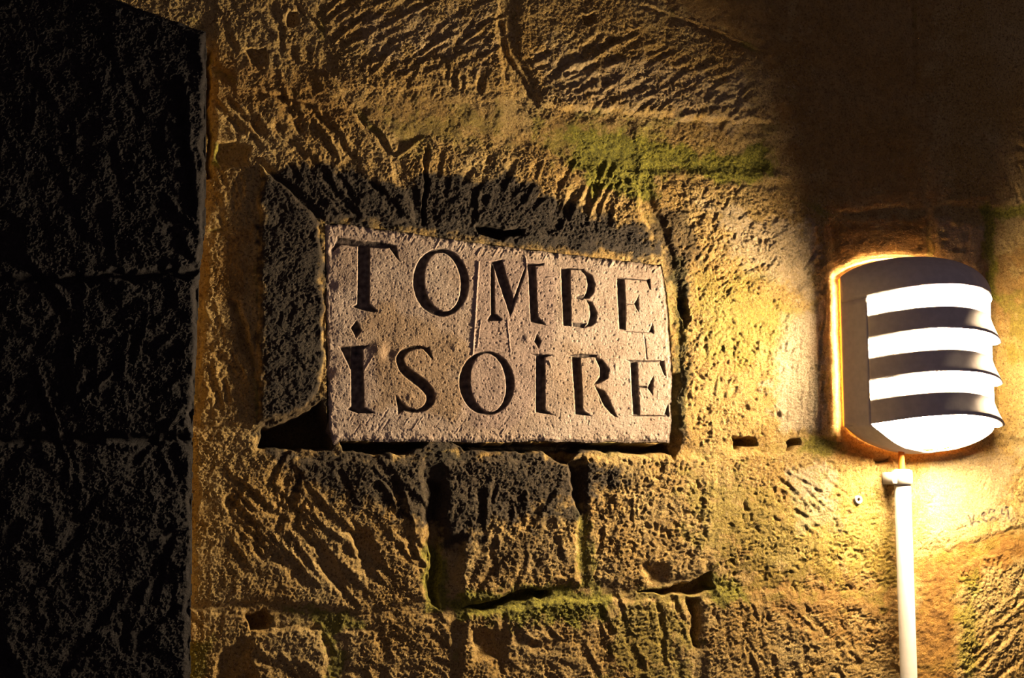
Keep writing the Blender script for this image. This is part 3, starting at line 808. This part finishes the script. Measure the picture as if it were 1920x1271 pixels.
# louvres: flared slats between the openings
for zt, zb in ((ZS['s1b'], ZS['s2']), (ZS['s2b'], ZS['s3']), (ZS['s3b'], ZS['s4'])):
    rows = []
    for t in np.linspace(0, 1, 9):
        row = []
        for ph in np.linspace(PH0 - 0.02, PH1 + 0.02, 49):
            s_ = (ph - PH0) / (PH1 - PH0); s_ = min(max(s_, 0), 1)
            fl = s_ ** 2.6 * min(1.0, (1 - s_) * 20)
            k = 1 + fl * (-0.03 + 0.15 * t ** 1.3)
            sag = -6 * 0
            row.append(lamp_pt(ph, zt + (zb - zt) * t - 4 * fl * (1 - t), k))
        rows.append(row)
    # turned-in lip
    row = []
    for ph in np.linspace(PH0 - 0.02, PH1 + 0.02, 49):
        s_ = min(max((ph - PH0) / (PH1 - PH0), 0), 1); fl = s_ ** 2.6 * min(1.0, (1 - s_) * 20)
        row.append(lamp_pt(ph, zb - 3 * fl, 1 + fl * 0.06))
    rows.append(row)
    grid_obj('louvre', rows, M_GREY, lamp, 2.6)
# opal glass: the glass lights up where the bulb behind it faces an opening
NPH = 36
OPH = np.unique(np.concatenate([np.linspace(0.1, PH0, 4), np.linspace(PH0, PH1, 30), np.linspace(PH1, math.pi - 0.1, 4)]))
OZ = [ZS['s1'] + 8, ZS['s1'], 82, ZS['s1b'], ZS['s2'], 2, ZS['s2b'], ZS['s3'], -74, ZS['s3b'], ZS['s4']]
KD = 0.985
rows = [[lamp_pt(ph, z, KD) for ph in OPH] for z in OZ]
nzr = len(rows)
for t in np.linspace(0.1, 1, 9):
    row = []
    for ph in OPH:
        x, y, _ = lamp_pt(ph, 0, KD); zb = arch_b(x) + 5; aa = t * math.pi / 2
        row.append((x, -GAP + (y + GAP) * max(0.0, math.cos(aa)) ** 0.8, ZS['s4'] + bow(ph) + (zb - ZS['s4'] - bow(ph)) * math.sin(aa)))
    rows.append(row)
opal = grid_obj('opal_glass', rows, M_OPALS[0], lamp)
for m_ in M_OPALS[1:]: opal.data.materials.append(m_)
opal.data.materials.append(M_DULL)
mi = []
LIT_ROWS = {1, 2, 4, 5, 7, 8}
for j in range(len(rows) - 1):
    for i in range(len(OPH) - 1):
        pm = 0.5 * (OPH[i] + OPH[i + 1])
        z = 4
        if PH0 < pm < PH1:
            if j in LIT_ROWS:
                z = 0 if 1.15 < pm < 2.0 else (1 if 0.80 < pm < 2.25 else 2)
            elif j >= nzr - 1:
                t = (j - nzr + 1.5) / 8
                if t < 0.95: z = 3
        mi.append(z)
opal.data.polygons.foreach_set('material_index', np.array(mi, np.int32))
# back plate against the stone and an added ring glowing for the orange light leak
def outline(inset):
    pts = []
    for x in np.linspace(-LA + inset, LA - inset, 25): pts.append((x, arch_t(x) - inset))
    for x in np.linspace(LA - inset, -LA + inset, 25): pts.append((x, arch_b(x) + inset))
    return pts
rows = []
for y, ins in ((6, 40), (6, 14), (-GAP + 1, 14), (-GAP + 1, 60)):
    rows.append([(x, y, z) for x, z in outline(ins)])
grid_obj('back_plate', rows, M_GREY, lamp, None, True)
rows = []
for y, ins in ((6, 9), (6, 3.5), (-GAP - 1, 3.5), (-GAP - 1, 9)):
    rows.append([(x, y, z) for x, z in outline(ins)])
grid_obj('leak_glow_ring', rows, M_AMBER, lamp, None, True)

# ------------------------------------------------------------------ conduit below the lamp
def lathe(name, prof, mat, parent, n=24, cx=0, cy=0):
    rows = [[(cx + r_ * math.cos(a), cy + r_ * math.sin(a), z) for a in np.linspace(0, 2 * math.pi, n, endpoint=False)] for r_, z in prof]
    return grid_obj(name, rows, mat, parent, None, True)
cx_, cz_ = wall_point(1691, 880, -0.024)
conduit = empty('conduit_pipe', (float(cx_), -0.024, float(cz_)))
tag(conduit, 'white plastic conduit pipe running down the wall below the lamp', 'pipe')
lathe('pipe', [(10, 0), (14, 0), (15, -2), (15, -1000)], M_WHITE, conduit)
lathe('collar', [(15.2, -28), (18.5, -27), (18.5, -4), (17.5, -2), (12, -2)], M_WHITE, conduit)
lathe('cable', [(5.5, 34), (6, 10), (6.5, -6)], M_RUST, conduit, 14)
# wall clip holding the collar
rows = [[(-26, -4, z), (-26, 22, z), (2, 22, z), (2, -4, z)] for z in (-5, -26)]
rows = [[(-26, y_, -5), (-26, y_, -27), (-8, y_, -27), (-8, y_, -5)] for y_ in (24, -6)] + [[(-24, -8, -7), (-24, -8, -25), (-10, -8, -25), (-10, -8, -7)], [(-17, -8, -16)] * 4]
grid_obj('clip', rows, M_WHITE, conduit, None, True)

# ------------------------------------------------------------------ white wall plug left in the stone
wx_, wz_ = wall_point(1607, 937)
plug = empty('wall_plug', (float(wx_), -0.002, float(wz_)))
tag(plug, 'small white plastic plug in the stone beside the pipe', 'plug')
pr = [(2.5, 5), (3.2, -3), (7.5, -4), (8, 0), (7, 12)]
rows = [[(r_ * math.cos(a), d_, r_ * math.sin(a)) for a in np.linspace(0, 2 * math.pi, 18, endpoint=False)] for r_, d_ in pr]
grid_obj('rim', rows, M_WHITE, plug, None, True)
